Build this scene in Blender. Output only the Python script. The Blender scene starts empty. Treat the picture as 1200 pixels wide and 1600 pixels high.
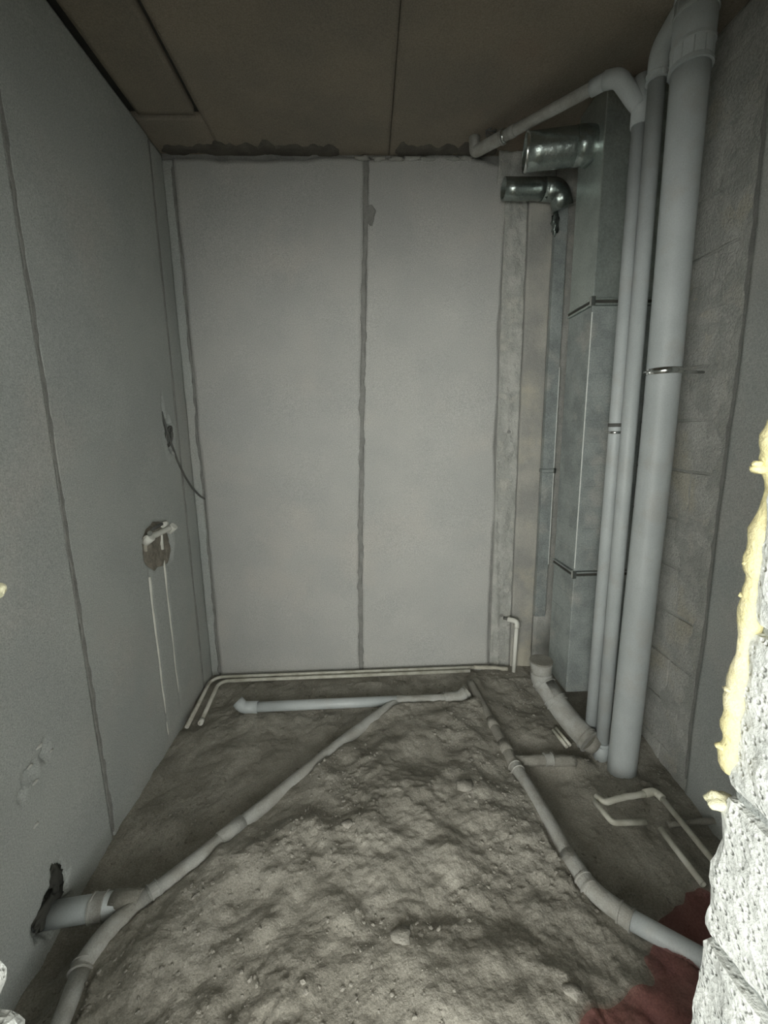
import bpy, bmesh, math, random
import numpy as np
from mathutils import Vector, Matrix, noise as mnoise

scene = bpy.context.scene
COL = scene.collection

# ------------------------------------------------------------------ camera
EYE = Vector((0.0, 0.0, 1.42))
_Y = Vector((-25, 125, -670)).normalized()
_Z = -Vector((55, -3575, -670)).normalized()
_Z = (_Z - _Y * _Z.dot(_Y)).normalized()
_X = _Y.cross(_Z)
cam_data = bpy.data.cameras.new('camera')
cam = bpy.data.objects.new('camera', cam_data)
COL.objects.link(cam)
cam_data.sensor_fit = 'VERTICAL'
cam_data.sensor_height = 36.0
cam_data.lens = 670 / 1600 * 36.0
cam_data.clip_start = 0.02
rot = Matrix((_X, _Y, _Z))
cam.matrix_world = Matrix.Translation(EYE) @ rot.to_4x4()
scene.camera = cam

# ------------------------------------------------------------------ world, light, exposure
world = bpy.data.worlds.new('sky')
scene.world = world
world.use_nodes = True
bg = world.node_tree.nodes['Background']
bg.inputs['Color'].default_value = (0.91, 0.93, 0.88, 1)
bg.inputs['Strength'].default_value = 3.9

def area(name, loc, target, sx, sy, power, color):
    d = bpy.data.lights.new(name, 'AREA')
    d.shape = 'RECTANGLE'; d.size = sx; d.size_y = sy
    d.energy = power; d.color = color
    o = bpy.data.objects.new(name, d); COL.objects.link(o)
    o.location = loc
    o.rotation_euler = (Vector(target) - Vector(loc)).to_track_quat('-Z', 'Y').to_euler()
    return o
# daylight from the big window openings of the hall behind the doorway
area('hall_window_light', (-0.8, -2.3, 1.35), (0.1, 1.5, 1.0), 2.4, 1.3, 72, (1.0, 1.0, 0.93))

vs = scene.view_settings
vs.view_transform = 'Standard'; vs.look = 'None'
vs.exposure = 0.25; vs.gamma = 1.0; vs.use_curve_mapping = False

# ------------------------------------------------------------------ helpers
random.seed(7)
def tag(o, label=None, cat=None, group=None, kind=None):
    if label: o['label'] = label
    if cat: o['category'] = cat
    if group: o['group'] = group
    if kind: o['kind'] = kind
    return o
def empty(name, loc, label, cat, group=None):
    o = bpy.data.objects.new(name, None); COL.objects.link(o)
    o.location = loc; o.empty_display_size = 0.05
    return tag(o, label, cat, group)
def link(name, me, mat, parent=None, smooth=False):
    o = bpy.data.objects.new(name, me); COL.objects.link(o)
    if mat: me.materials.append(mat)
    if smooth:
        me.polygons.foreach_set('use_smooth', [True] * len(me.polygons))
    if parent:
        o.parent = parent
        o.matrix_parent_inverse = Matrix.Translation(-parent.location)
    return o
def mesh_from(name, verts, faces):
    me = bpy.data.meshes.new(name)
    me.from_pydata([tuple(v) for v in verts], [], faces); me.update()
    return me
def from_bm(name, bm, mat, parent=None, smooth=False):
    bmesh.ops.recalc_face_normals(bm, faces=bm.faces[:])
    me = bpy.data.meshes.new(name); bm.to_mesh(me); bm.free()
    return link(name, me, mat, parent, smooth)
def box_bm(x0, x1, y0, y1, z0, z1, bev=0.0, bm=None):
    own = bm is None
    b = bmesh.new()
    bmesh.ops.create_cube(b, size=1)
    for v in b.verts:
        v.co = Vector((x0 + (v.co.x + .5) * (x1 - x0), y0 + (v.co.y + .5) * (y1 - y0), z0 + (v.co.z + .5) * (z1 - z0)))
    if bev > 0:
        bmesh.ops.bevel(b, geom=b.edges[:], offset=bev, segments=1, affect='EDGES')
    if own: return b
    me = bpy.data.meshes.new('tmp'); b.to_mesh(me); b.free(); bm.from_mesh(me); bpy.data.meshes.remove(me)
    return bm
def box(name, x0, x1, y0, y1, z0, z1, mat, parent=None, bev=0.0):
    return from_bm(name, box_bm(x0, x1, y0, y1, z0, z1, bev), mat, parent)

# --- numpy value noise
def _hash(ix, iy, seed):
    n = (ix.astype(np.int64) * 374761393 + iy.astype(np.int64) * 668265263 + seed * 974634777) & 0xffffffff
    n = ((n ^ (n >> 13)) * 1274126177) & 0xffffffff
    return ((n ^ (n >> 16)) & 0xffff) / 65535.0
def vnoise(x, y, seed=0):
    x = np.asarray(x, float); y = np.asarray(y, float)
    ix = np.floor(x); iy = np.floor(y); fx = x - ix; fy = y - iy
    fx = fx * fx * (3 - 2 * fx); fy = fy * fy * (3 - 2 * fy)
    ix = ix.astype(np.int64); iy = iy.astype(np.int64)
    a = _hash(ix, iy, seed); b = _hash(ix + 1, iy, seed); c = _hash(ix, iy + 1, seed); d = _hash(ix + 1, iy + 1, seed)
    return (a * (1 - fx) + b * fx) * (1 - fy) + (c * (1 - fx) + d * fx) * fy - 0.5
def fbm(x, y, f, octs, seed=0, gain=0.5):
    s = 0; a = 1.0
    for k in range(octs):
        s = s + a * vnoise(x * f + 17.3 * k, y * f - 9.1 * k, seed + k); f *= 2.03; a *= gain
    return s
def sstep(a, b, x):
    t = np.clip((np.asarray(x, float) - a) / (b - a), 0, 1); return t * t * (3 - 2 * t)
def blob(u, v, cu, cv, ru, rv, soft=0.3, seed=1, rag=0.25, f=None):
    """1 inside a ragged ellipse, 0 outside"""
    d = np.sqrt(((u - cu) / ru) ** 2 + ((v - cv) / rv) ** 2)
    d = d + rag * 2 * fbm(u, v, f or 1.2 / min(ru, rv), 2, seed)
    return 1 - sstep(1 - soft, 1 + soft, d)

def grid_mesh(name, P, nu, nv, skirt=None):
    """P: (nv, nu, 3) points"""
    idx = np.arange(nu * nv).reshape(nv, nu)
    f = np.stack([idx[:-1, :-1], idx[:-1, 1:], idx[1:, 1:], idx[1:, :-1]], -1).reshape(-1, 4)
    V = P.reshape(-1, 3)
    faces = f
    if skirt is not None:
        ring = np.concatenate([idx[0, :], idx[1:, -1], idx[-1, -2::-1], idx[-2:0:-1, 0]])
        low = V[ring] + np.array(skirt)
        base = len(V); V = np.concatenate([V, low])
        n = len(ring); k = np.arange(n)
        sf = np.stack([ring, base + k, base + (k + 1) % n, ring[(k + 1) % n]], -1)
        faces = np.concatenate([f, sf])
    me = bpy.data.meshes.new(name)
    me.vertices.add(len(V)); me.vertices.foreach_set('co', V.astype(np.float32).ravel())
    me.loops.add(len(faces) * 4); me.loops.foreach_set('vertex_index', faces.astype(np.int32).ravel())
    me.polygons.add(len(faces)); me.polygons.foreach_set('loop_start', np.arange(0, len(faces) * 4, 4, dtype=np.int32))
    me.update(calc_edges=True); me.validate()
    return me
def relief(name, O, U, V, N, u0, u1, v0, v1, step, fn, mat, parent=None, thick=0.02, warp=None):
    """a slab whose face is real relief: point = O + U u + V v + N fn(u, v)"""
    nu = max(2, int(round((u1 - u0) / step)) + 1); nv = max(2, int(round((v1 - v0) / step)) + 1)
    u, v = np.meshgrid(np.linspace(u0, u1, nu), np.linspace(v0, v1, nv))
    if warp is not None: u2, v2 = warp(u, v)
    else: u2, v2 = u, v
    d = fn(u2, v2)
    O, U, V, N = [np.array(a, float) for a in (O, U, V, N)]
    P = O + u2[..., None] * U + v2[..., None] * V + d[..., None] * N
    me = grid_mesh(name, P, nu, nv, -N * thick)
    if np.dot(np.cross(U, V), N) < 0: me.flip_normals()
    return link(name, me, mat, parent, smooth=False)

# --- tubes
def fillet(pts, r, n=7):
    pts = [Vector(p) for p in pts]
    if r <= 0 or len(pts) < 3: return pts
    out = [pts[0]]
    for i in range(1, len(pts) - 1):
        a, b, c = pts[i - 1], pts[i], pts[i + 1]
        d1 = (a - b); d2 = (c - b)
        rr = min(r, d1.length * 0.48, d2.length * 0.48)
        p = b + d1.normalized() * rr; q = b + d2.normalized() * rr
        for k in range(n + 1):
            t = k / n
            out.append(p * (1 - t) ** 2 + b * 2 * t * (1 - t) + q * t * t)
    out.append(pts[-1]); return out
def resample(pts, step):
    out = [pts[0]]
    for a, b in zip(pts[:-1], pts[1:]):
        n = max(1, int((b - a).length / step))
        for k in range(1, n + 1): out.append(a.lerp(b, k / n))
    return out
def sweep(bm, path, radii, seg=20, cap=True, bore=0.0, jitter=0.0):
    """radii: number or list. bore>0: open hollow ends of that depth"""
    n = len(path)
    if not hasattr(radii, '__len__'): radii = [radii] * n
    rings = []; nrm = None
    for i, p in enumerate(path):
        t = (path[min(i + 1, n - 1)] - path[max(i - 1, 0)]).normalized()
        if nrm is None:
            nrm = t.orthogonal().normalized()
        else:
            nrm = (nrm - t * nrm.dot(t)).normalized()
        bn = t.cross(nrm)
        ring = []
        for k in range(seg):
            a = 2 * math.pi * k / seg
            rr = radii[i]
            q = p + (nrm * math.cos(a) + bn * math.sin(a)) * rr
            if jitter:
                q += (q - p).normalized() * jitter * mnoise.noise(q * 60)
            ring.append(bm.verts.new(q))
        rings.append((ring, t, nrm, bn))
    for (r0, *_), (r1, *_) in zip(rings[:-1], rings[1:]):
        for k in range(seg):
            bm.faces.new((r0[k], r0[(k + 1) % seg], r1[(k + 1) % seg], r1[k]))
    for e, (ring, t, nn, bb) in ((0, rings[0]), (1, rings[-1])):
        p = path[0] if e == 0 else path[-1]
        rad = radii[0] if e == 0 else radii[-1]
        inward = t if e == 0 else -t
        if bore > 0:
            prev = ring
            for (rr, dd) in ((rad * 0.9, 0), (rad * 0.88, bore)):
                nr = [bm.verts.new(p + inward * dd + (nn * math.cos(2 * math.pi * k / seg) + bb * math.sin(2 * math.pi * k / seg)) * rr) for k in range(seg)]
                for k in range(seg):
                    bm.faces.new((prev[k], prev[(k + 1) % seg], nr[(k + 1) % seg], nr[k]))
                prev = nr
            bm.faces.new(prev)
        elif cap:
            bm.faces.new(ring)
def tube(name, pts, r, mat, parent=None, bend=0.0, seg=20, bore=0.0, jitter=0.0, step=0.0, radii=None):
    path = fillet(pts, bend)
    if step: path = resample(path, step)
    bm = bmesh.new()
    if radii: r = [radii(p) for p in path]
    sweep(bm, path, r, seg, True, bore, jitter)
    o = from_bm(name, bm, mat, parent)
    sm = o.data
    for p in sm.polygons: p.use_smooth = len(p.vertices) == 4
    return o
def collar(name, p, d, r, half, mat, parent, rim=0.003):
    """a socket ring round a pipe at p along direction d with raised lips"""
    p = Vector(p); d = Vector(d).normalized()
    prof = [(-half, r), (-half, r + rim), (-half * .75, r + rim), (-half * .7, r), (half * .7, r), (half * .75, r + rim), (half, r + rim), (half, r)]
    bm = bmesh.new()
    sweep(bm, [p + d * a + d * 1e-5 * i for i, (a, _) in enumerate(prof)], [b for _, b in prof], 24)
    o = from_bm(name, bm, mat, parent)
    return o

def lumpy(name, loc, size, mat, parent=None, sub=3, amp=0.35, f=2.0, seed=0, squash=(1, 1, 1)):
    bm = bmesh.new(); bmesh.ops.create_icosphere(bm, subdivisions=sub, radius=1)
    for v in bm.verts:
        q = v.co * f + Vector((seed * 3.7, seed * 1.3, 0))
        k = 1 + amp * (mnoise.noise(q) + 0.5 * mnoise.noise(q * 2.3))
        v.co = Vector((v.co.x * squash[0], v.co.y * squash[1], v.co.z * squash[2])) * k * size + Vector(loc)
    return from_bm(name, bm, mat, parent, smooth=True)

# ------------------------------------------------------------------ materials
def mat(name, c1, c2=None, scale=4.0, rough=0.85, metal=0.0, bump=0.0, bscale=150.0, grain=0.12, gscale=260.0,
        c3=None, scale3=1.3, amt3=0.5, spec=0.3, pits=0.0, pscale=40.0, stretch=None, aniso=None):
    m = bpy.data.materials.new(name); m.use_nodes = True
    nt = m.node_tree; N = nt.nodes; L = nt.links
    b = N['Principled BSDF']; b.inputs['Roughness'].default_value = rough; b.inputs['Metallic'].default_value = metal
    b.inputs['Specular IOR Level'].default_value = spec
    geo = N.new('ShaderNodeNewGeometry')
    vec = geo.outputs['Position']
    if stretch:
        mp = N.new('ShaderNodeMapping'); mp.inputs['Scale'].default_value = stretch
        L.new(vec, mp.inputs['Vector']); vec = mp.outputs['Vector']
    def nz(s, det=4, rg=0.55):
        n = N.new('ShaderNodeTexNoise'); n.inputs['Scale'].default_value = s; n.inputs['Detail'].default_value = det
        n.inputs['Roughness'].default_value = rg; L.new(vec, n.inputs['Vector']); return n.outputs['Fac']
    def ramp(fac, a, bb):
        r = N.new('ShaderNodeMapRange'); r.inputs['From Min'].default_value = a; r.inputs['From Max'].default_value = bb
        r.interpolation_type = 'SMOOTHSTEP'; L.new(fac, r.inputs['Value']); return r.outputs['Result']
    def mix(fac, a, bb, mode='MIX'):
        x = N.new('ShaderNodeMix'); x.data_type = 'RGBA'; x.blend_type = mode
        if isinstance(fac, float): x.inputs[0].default_value = fac
        else: L.new(fac, x.inputs[0])
        for i, s in ((6, a), (7, bb)):
            if isinstance(s, tuple): x.inputs[i].default_value = (*s, 1)
            else: L.new(s, x.inputs[i])
        return x.outputs[2]
    c2 = c2 or tuple(0.8 * v for v in c1)
    col = mix(ramp(nz(scale, 6), .35, .65), c1, c2)
    if c3:
        f = ramp(nz(scale3, 5, .6), .5, .68)
        mm = N.new('ShaderNodeMath'); mm.operation = 'MULTIPLY'; L.new(f, mm.inputs[0]); mm.inputs[1].default_value = amt3
        col = mix(mm.outputs[0], col, c3)
    g = nz(gscale, 2, .8)
    gr = N.new('ShaderNodeMapRange'); gr.inputs['From Min'].default_value = .3; gr.inputs['From Max'].default_value = .7
    gr.inputs['To Min'].default_value = 1 - grain; gr.inputs['To Max'].default_value = 1 + grain; L.new(g, gr.inputs['Value'])
    vm = N.new('ShaderNodeVectorMath'); vm.operation = 'SCALE'; L.new(col, vm.inputs[0]); L.new(gr.outputs['Result'], vm.inputs['Scale'])
    L.new(vm.outputs['Vector'], b.inputs['Base Color'])
    if bump or pits:
        h = nz(bscale, 5, .6)
        if pits:
            v = N.new('ShaderNodeTexVoronoi'); v.inputs['Scale'].default_value = pscale; v.inputs['Randomness'].default_value = 1
            L.new(geo.outputs['Position'], v.inputs['Vector'])
            pr = ramp(v.outputs['Distance'], .12, .4)
            a = N.new('ShaderNodeMath'); a.operation = 'MULTIPLY_ADD'; L.new(pr, a.inputs[0]); a.inputs[1].default_value = pits; L.new(h, a.inputs[2])
            h = a.outputs[0]
        bp = N.new('ShaderNodeBump'); bp.inputs['Strength'].default_value = 1.0; bp.inputs['Distance'].default_value = bump or .002
        L.new(h, bp.inputs['Height']); L.new(bp.outputs['Normal'], b.inputs['Normal'])
    return m

M = {}
M['panel'] = mat('smooth_grey_board', (.47, .47, .45), (.43, .435, .42), 3.0, bump=.0012, bscale=240, grain=.26, gscale=230, c3=(.51, .49, .455), scale3=1.6, amt3=.6)
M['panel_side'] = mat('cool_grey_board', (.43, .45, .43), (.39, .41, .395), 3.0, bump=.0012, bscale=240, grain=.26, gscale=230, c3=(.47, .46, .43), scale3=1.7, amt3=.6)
M['joint'] = mat('joint_mortar', (.22, .22, .21), (.27, .27, .255), 14, bump=.003, bscale=120, grain=.2)
M['rough'] = mat('rough_mortar', (.49, .49, .46), (.33, .34, .32), 9, bump=.006, bscale=90, grain=.2, gscale=200, c3=(.56, .55, .50), scale3=9, amt3=.7)
M['rough2'] = mat('stained_cement', (.44, .43, .39), (.33, .33, .31), 5, bump=.003, bscale=120, grain=.18, c3=(.52, .49, .40), scale3=3, amt3=.8)
M['block_grey'] = mat('grey_concrete_block', (.54, .54, .51), (.43, .435, .41), 9, bump=.007, bscale=95, grain=.25, gscale=160, c3=(.52, .49, .40), scale3=4, amt3=.7)
M['block_pale'] = mat('pale_aggregate_block', (.70, .72, .70), (.57, .59, .575), 18, bump=.006, bscale=60, grain=.16, gscale=120, pits=.4, pscale=105, c3=(.42, .44, .43), scale3=42, amt3=.55)
M['bed'] = mat('bed_mortar', (.36, .38, .37), (.28, .30, .29), 20, bump=.006, bscale=80, grain=.2)
M['ceil'] = mat('brownish_concrete_soffit', (.29, .25, .20), (.235, .21, .175), 2.2, bump=.002, bscale=140, grain=.22, gscale=210, c3=(.28, .21, .165), scale3=1.2, amt3=.8)
M['ceil_l'] = mat('dusty_concrete_plank', (.27, .235, .185), (.22, .195, .16), 2.5, bump=.002, bscale=140, grain=.22, gscale=210)
M['dark'] = mat('gap_filler_and_hole_shade', (.05, .05, .045), (.07, .07, .06), 9)
M['soil'] = mat('cement_rubble', (.335, .32, .28), (.245, .233, .20), 7.5, bump=.0045, bscale=75, grain=.28, gscale=190, c3=(.38, .365, .325), scale3=2.4, amt3=.75)
M['stone'] = mat('rubble_lumps', (.32, .305, .27), (.25, .24, .21), 16, bump=.003, bscale=200, grain=.25, gscale=200)
M['pvc'] = mat('grey_pvc', (.52, .555, .56), (.465, .50, .505), 6, rough=.45, bump=.0004, bscale=120, grain=.08, spec=.4, c3=(.45, .44, .41), scale3=9, amt3=.4)
M['pvc_dusty'] = mat('dusty_grey_pvc', (.43, .435, .415), (.35, .345, .315), 14, rough=.75, bump=.002, bscale=150, grain=.15, c3=(.29, .28, .245), scale3=10, amt3=.7)
M['pvc_old'] = mat('cement_caked_pvc', (.32, .31, .275), (.26, .25, .22), 14, rough=.85, bump=.004, bscale=150, grain=.2)
M['ppr'] = mat('white_water_pipe', (.68, .67, .60), (.56, .55, .47), 14, rough=.5, grain=.08, c3=(.42, .40, .34), scale3=14, amt3=.6)
M['ppr_clean'] = mat('clean_white_pipe', (.82, .82, .76), (.74, .74, .68), 14, rough=.4, grain=.04)
M['ppr_dirty'] = mat('mortar_smeared_white_pipe', (.56, .54, .46), (.44, .42, .36), 20, rough=.7, grain=.12, bump=.002)
M['galv'] = mat('galvanised_sheet', (.62, .68, .655), (.52, .58, .56), 9, rough=.36, metal=.8, bump=.0007, bscale=30, grain=.16, gscale=120, spec=.5)
M['galv_round'] = mat('spiral_galvanised_sheet', (.40, .45, .43), (.30, .345, .33), 12, rough=.27, metal=.9, bump=.0016, bscale=45, grain=.16, gscale=120)
M['galv_dusty'] = mat('dusty_galvanised_sheet', (.40, .44, .43), (.29, .32, .315), 8, rough=.55, metal=.35, bump=.0012, bscale=60, grain=.22, gscale=150, c3=(.50, .50, .47), scale3=6, amt3=.7)
M['steel'] = mat('bright_steel', (.75, .77, .76), (.6, .62, .6), 20, rough=.22, metal=1.0, grain=.05)
M['foam'] = mat('yellow_foam', (.70, .64, .36), (.62, .56, .34), 18, rough=.7, bump=.004, bscale=90, grain=.1, c3=(.74, .70, .52), scale3=9, amt3=.7)
M['foam_pale'] = mat('pale_foam', (.72, .70, .50), (.62, .60, .42), 30, rough=.7, bump=.003, grain=.1)
M['patch'] = mat('brown_mortar_patch', (.27, .245, .205), (.20, .185, .155), 26, bump=.005, bscale=100, grain=.2)
M['chip'] = mat('pale_plaster_scrape', (.62, .63, .60), (.54, .55, .52), 40)
M['seam_highlight'] = mat('folded_edge_highlight', (.92, .95, .92), (.8, .83, .8), 40, rough=.4, metal=.25)  # near-white colour paints the highlight along the folded duct edges
M['cable'] = mat('dark_cable_sleeve', (.10, .10, .095), (.14, .14, .13), 30, rough=.6)
M['hallfloor'] = mat('hall_concrete', (.25, .24, .21), (.20, .19, .17), 3, bump=.003)
# dusty red plastic film, thin enough to show what lies beneath
mf = mat('dusty_red_film', (.40, .20, .19), (.27, .12, .12), 9, rough=.5, bump=.004, bscale=40, grain=.3, gscale=120, c3=(.28, .20, .17), scale3=7, amt3=.6)
nt = mf.node_tree; pb = nt.nodes['Principled BSDF']
tr = nt.nodes.new('ShaderNodeBsdfTransparent'); tr.inputs['Color'].default_value = (.85, .60, .58, 1)
ms = nt.nodes.new('ShaderNodeMixShader'); ms.inputs[0].default_value = .36
nt.links.new(tr.outputs[0], ms.inputs[1]); nt.links.new(pb.outputs[0], ms.inputs[2])
nt.links.new(ms.outputs[0], nt.nodes['Material Output'].inputs['Surface'])
M['film'] = mf

# ------------------------------------------------------------------ room: x -0.96..1.235, y 0.45..2.37, ceiling 2.75
XL, XR, YB, YF, ZC = -0.96, 1.235, 2.37, 0.45, 2.75

# ---- floor: the rubble bed with its mound between the two drain runs
LP = [(.70, -.80), (.817, -.77), (.931, -.79), (.99, -.79), (1.095, -.704), (1.23, -.58), (1.452, -.392), (1.698, -.188), (2.028, .121)]
RP = [(.60, 1.25), (.862, .847), (.966, .721), (1.047, .652), (1.169, .629), (1.329, .618), (1.562, .59), (1.874, .569), (2.179, .546)]
def floor_z(x, y):
    x = np.asarray(x, float); y = np.asarray(y, float)
    xl = np.interp(y, [a for a, _ in LP], [b for _, b in LP]); xr = np.interp(y, [a for a, _ in RP], [b for _, b in RP])
    wob = .02 * fbm(x, y, 14, 2, 5)
    inn = sstep(-.045, .03, x - xl + wob) * sstep(-.06, .03, xr - x + wob) * (1 - sstep(2.0, 2.07, y + wob))
    mound = .034 + .035 * np.exp(-((x - .05) / .45) ** 2 - ((y - 1.0) / .6) ** 2)
    rough_ = .040 * fbm(x, y, 5, 3, 11) +   .013 * fbm(x, y, 17, 3, 21, .55) + .008 * np.abs(fbm(x, y, 48, 3, 33, .6)) * (.4 + sstep(-.1, .3, fbm(x, y, 4, 2, 35)))
    out = np.full_like(x, -.002)
    left = (x < xl) & (x < .3)
    tl = sstep(0, .14, xl - x) * (1 - sstep(1.5, 2.0, y)) * (x < .3)
    out = out - .028 * tl * (1 - sstep(1.05, 1.5, y)) - .025 * tl
    tr_ = sstep(0, .1, x - xr) * (x > .3) * (1 - sstep(1.5, 1.75, y))
    out = out - .045 * tr_ * (1 - .5 * sstep(.12, .3, x - xr))
    out = out + .022 * sstep(.9, 1.2, x) * sstep(1.25, 1.5, y)
    # ridge of bedding over the buried branch drain
    out = out + .045 * np.exp(-((y - 1.600) / .035) ** 2) * sstep(.58, .64, x) * (1 - sstep(.9, 1.0, x))
    out = out + .03 * np.exp(-(((x - .59) / .05) ** 2 + ((y - 2.2) / .12) ** 2))
    z = out * (1 - inn) + mound * inn
    amp = .85 + .15 * inn
    z = z + rough_ * amp
    # keep the bed below the visible tops of the drain runs
    dl = np.abs(x - xl) * .75; z = np.where((dl < .03) & (y < 2.0) & (x < .2), np.minimum(z, .036 + .012 * fbm(x, y, 12, 2, 9)), z)
    dr = np.abs(x - xr); z = np.where((dr < .04) & (y < 1.5) & (x > .3), np.minimum(z, .034 + .014 * fbm(x, y, 12, 2, 8)), z)
    z = np.where((np.abs(y - 2.03) < .035) & (x > -.74) & (x < .52), np.minimum(z, .036 + .03 * fbm(x, y, 9, 2, 6)), z)
    z = np.where((y > 2.235), np.minimum(z, .006), z)
    z = np.where((x < -.84) & (y > 1.95), np.minimum(z, .006), z)
    return z
FX0, FX1, FY0, FY1, FS = -.985, 1.25, .24, 2.385, .0068
nu = int((FX1 - FX0) / FS) + 1; nv = int((FY1 - FY0) / FS) + 1
gx, gy = np.meshgrid(np.linspace(FX0, FX1, nu), np.linspace(FY0, FY1, nv))
P = np.stack([gx, gy, floor_z(gx, gy)], -1)
me = grid_mesh('floor', P, nu, nv, (0, 0, -.3))
floor = link('floor', me, M['soil']); tag(floor, kind='structure')
hall = box('hall_floor', -2.6, 2.6, -2.6, .24, -.3, .02, M['hallfloor']); tag(hall, kind='structure')
hc = box('hall_ceiling', -2.6, 2.6, -2.6, .2, 2.75, 2.95, M['ceil']); tag(hc, kind='structure')

# loose lumps of rubble, too many to count
V = []; F = []
rng = random.Random(3)
ico = bmesh.new(); bmesh.ops.create_icosphere(ico, subdivisions=1, radius=1)
iv = [v.co.copy() for v in ico.verts]; ifc = [[v.index for v in f.verts] for f in ico.faces]; ico.free()
cx = []; 
while len(cx) < 4500:
    x = rng.uniform(-.95, 1.22); y = rng.uniform(.5, 2.33)
    inside = np.interp(y, [a for a, _ in LP], [b for _, b in LP]) + .05 < x < np.interp(y, [a for a, _ in RP], [b for _, b in RP]) - .05
    if mnoise.noise(Vector((x * 3, y * 3, 1))) < -.02: continue
    
    cx.append((x, y))
zz = floor_z(np.array([c[0] for c in cx]), np.array([c[1] for c in cx]))
for (x, y), z in zip(cx, zz):
    s = .0016 + .0058 * rng.random() ** 3.5
    R = Matrix.Rotation(rng.uniform(0, 6.3), 3, 'Z') @ Matrix.Rotation(rng.uniform(0, 6.3), 3, 'X')
    b = len(V)
    for v in iv:
        q = R @ Vector((v.x * s * 1.25, v.y * s, v.z * s * .75)) * rng.uniform(.8, 1.2)
        V.append((x + q.x, y + q.y, z + q.z + s * .1))
    F += [[b + i for i in f] for f in ifc]
me = mesh_from('rubble', V, F)
g = link('rubble', me, M['stone'])
tag(g, 'loose crumbs of grey cement rubble strewn over the floor', 'rubble', kind='stuff')
# a few larger lumps of mortar that can be pointed at
ls = [((.06, .93), .022, 'flat grey mortar clod in the middle of the rubble mound, nearest the doorway'),
      ((-.10, 1.28), .017, 'small mortar clod on the left half of the rubble mound'),
      ((.34, 1.42), .026, 'broad flat mortar clod on the right half of the rubble mound'),
      ((1.10, 1.47), .018, 'mortar clod at the foot of the thick soil stack'),
      ((1.03, 1.43), .012, 'small mortar clod beside the looped white water pipe'),
      ((.47, .80), .017, 'rounded mortar clod near the red plastic film')]
for i, ((x, y), s, lb) in enumerate(ls):
    z = float(floor_z(np.array([x]), np.array([y]))[0])
    o = lumpy('mortar_clod', (x, y, z + s * .15), s, M['stone'], sub=2, amp=.5, seed=i, squash=(1.3, 1, .5)); tag(o, lb, 'clod', 'mortar clods on the floor')

# ---- ceiling: slabs with real gaps between them
ceil = box('ceiling', -1.12, 1.4, .2, 2.55, 2.775, 2.95, M['dark']); tag(ceil, kind='structure')
def cslab(nm, x0, x1, y0, y1, mt, z=ZC, seed=0):
    return relief(nm, (0, 0, z), (1, 0, 0), (0, 1, 0), (0, 0, -1), x0, x1, y0, y1, .02, lambda u, v: .004 * fbm(u, v, 5, 3, seed), mt, ceil, .03)
cslab('slab', -.678, .131, .2, 2.45, M['ceil'], seed=1)
cslab('slab', .134, 1.33, .2, 2.45, M['ceil'], seed=2)
cslab('slab', -.935, -.70, .2, 2.108, M['ceil_l'], 2.744, seed=3)
cslab('slab', -1.0, -.678, 2.140, 2.45, M['ceil'], seed=1)

# ---- back wall
wb = box('wall_back', -1.12, 1.4, YB + .012, 2.55, -.3, 2.86, M['joint']); tag(wb, kind='structure')
def wave(v, seed, a=.004, f=7): return a * 2 * fbm(v, v * 0 + seed, f, 3, seed)
def slant(v): return -.073 + (.093) * (v / 2.72) ** 1.3 if not hasattr(v, 'shape') else -.073 + .093 * (np.clip(v, 0, 3) / 2.72) ** 1.3
def panel_warp(l, r, u0, u1, top=None):
    def w(u, v):
        t = (u - u0) / (u1 - u0); a = l(v); b = r(v)
        v2 = v
        if top is not None:
            k = sstep(2.5, 2.72, v); v2 = v + k * top(a * (1 - t) + b * t)
        return a * (1 - t) + b * t, v2
    return w
def pfn(seed):
    return lambda u, v: .0025 * fbm(u, v, 2.5, 3, seed) + .0006 * fbm(u, v, 60, 2, seed + 3)
N_B = (0, -1, 0)
topw = lambda u: .03 * fbm(u, u * 0, 6, 3, 77)
o = relief('panel', (0, YB, 0), (1, 0, 0), (0, 0, 1), N_B, 0, 1, -.1, 2.728, .02, pfn(1), M['panel'], wb, .014,
       panel_warp(lambda v: -.905 + wave(v, 3), lambda v: slant(v) - .012 + wave(v, 4, .003), 0, 1, topw))
o = relief('panel', (0, YB, 0), (1, 0, 0), (0, 0, 1), N_B, 0, 1, -.1, 2.728, .02, pfn(2), M['panel'], wb, .014,
       panel_warp(lambda v: slant(v) + .012 + wave(v, 5, .003), lambda v: .703 + wave(v, 6, .010, 3) * 1.2, 0, 1, topw))
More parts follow.
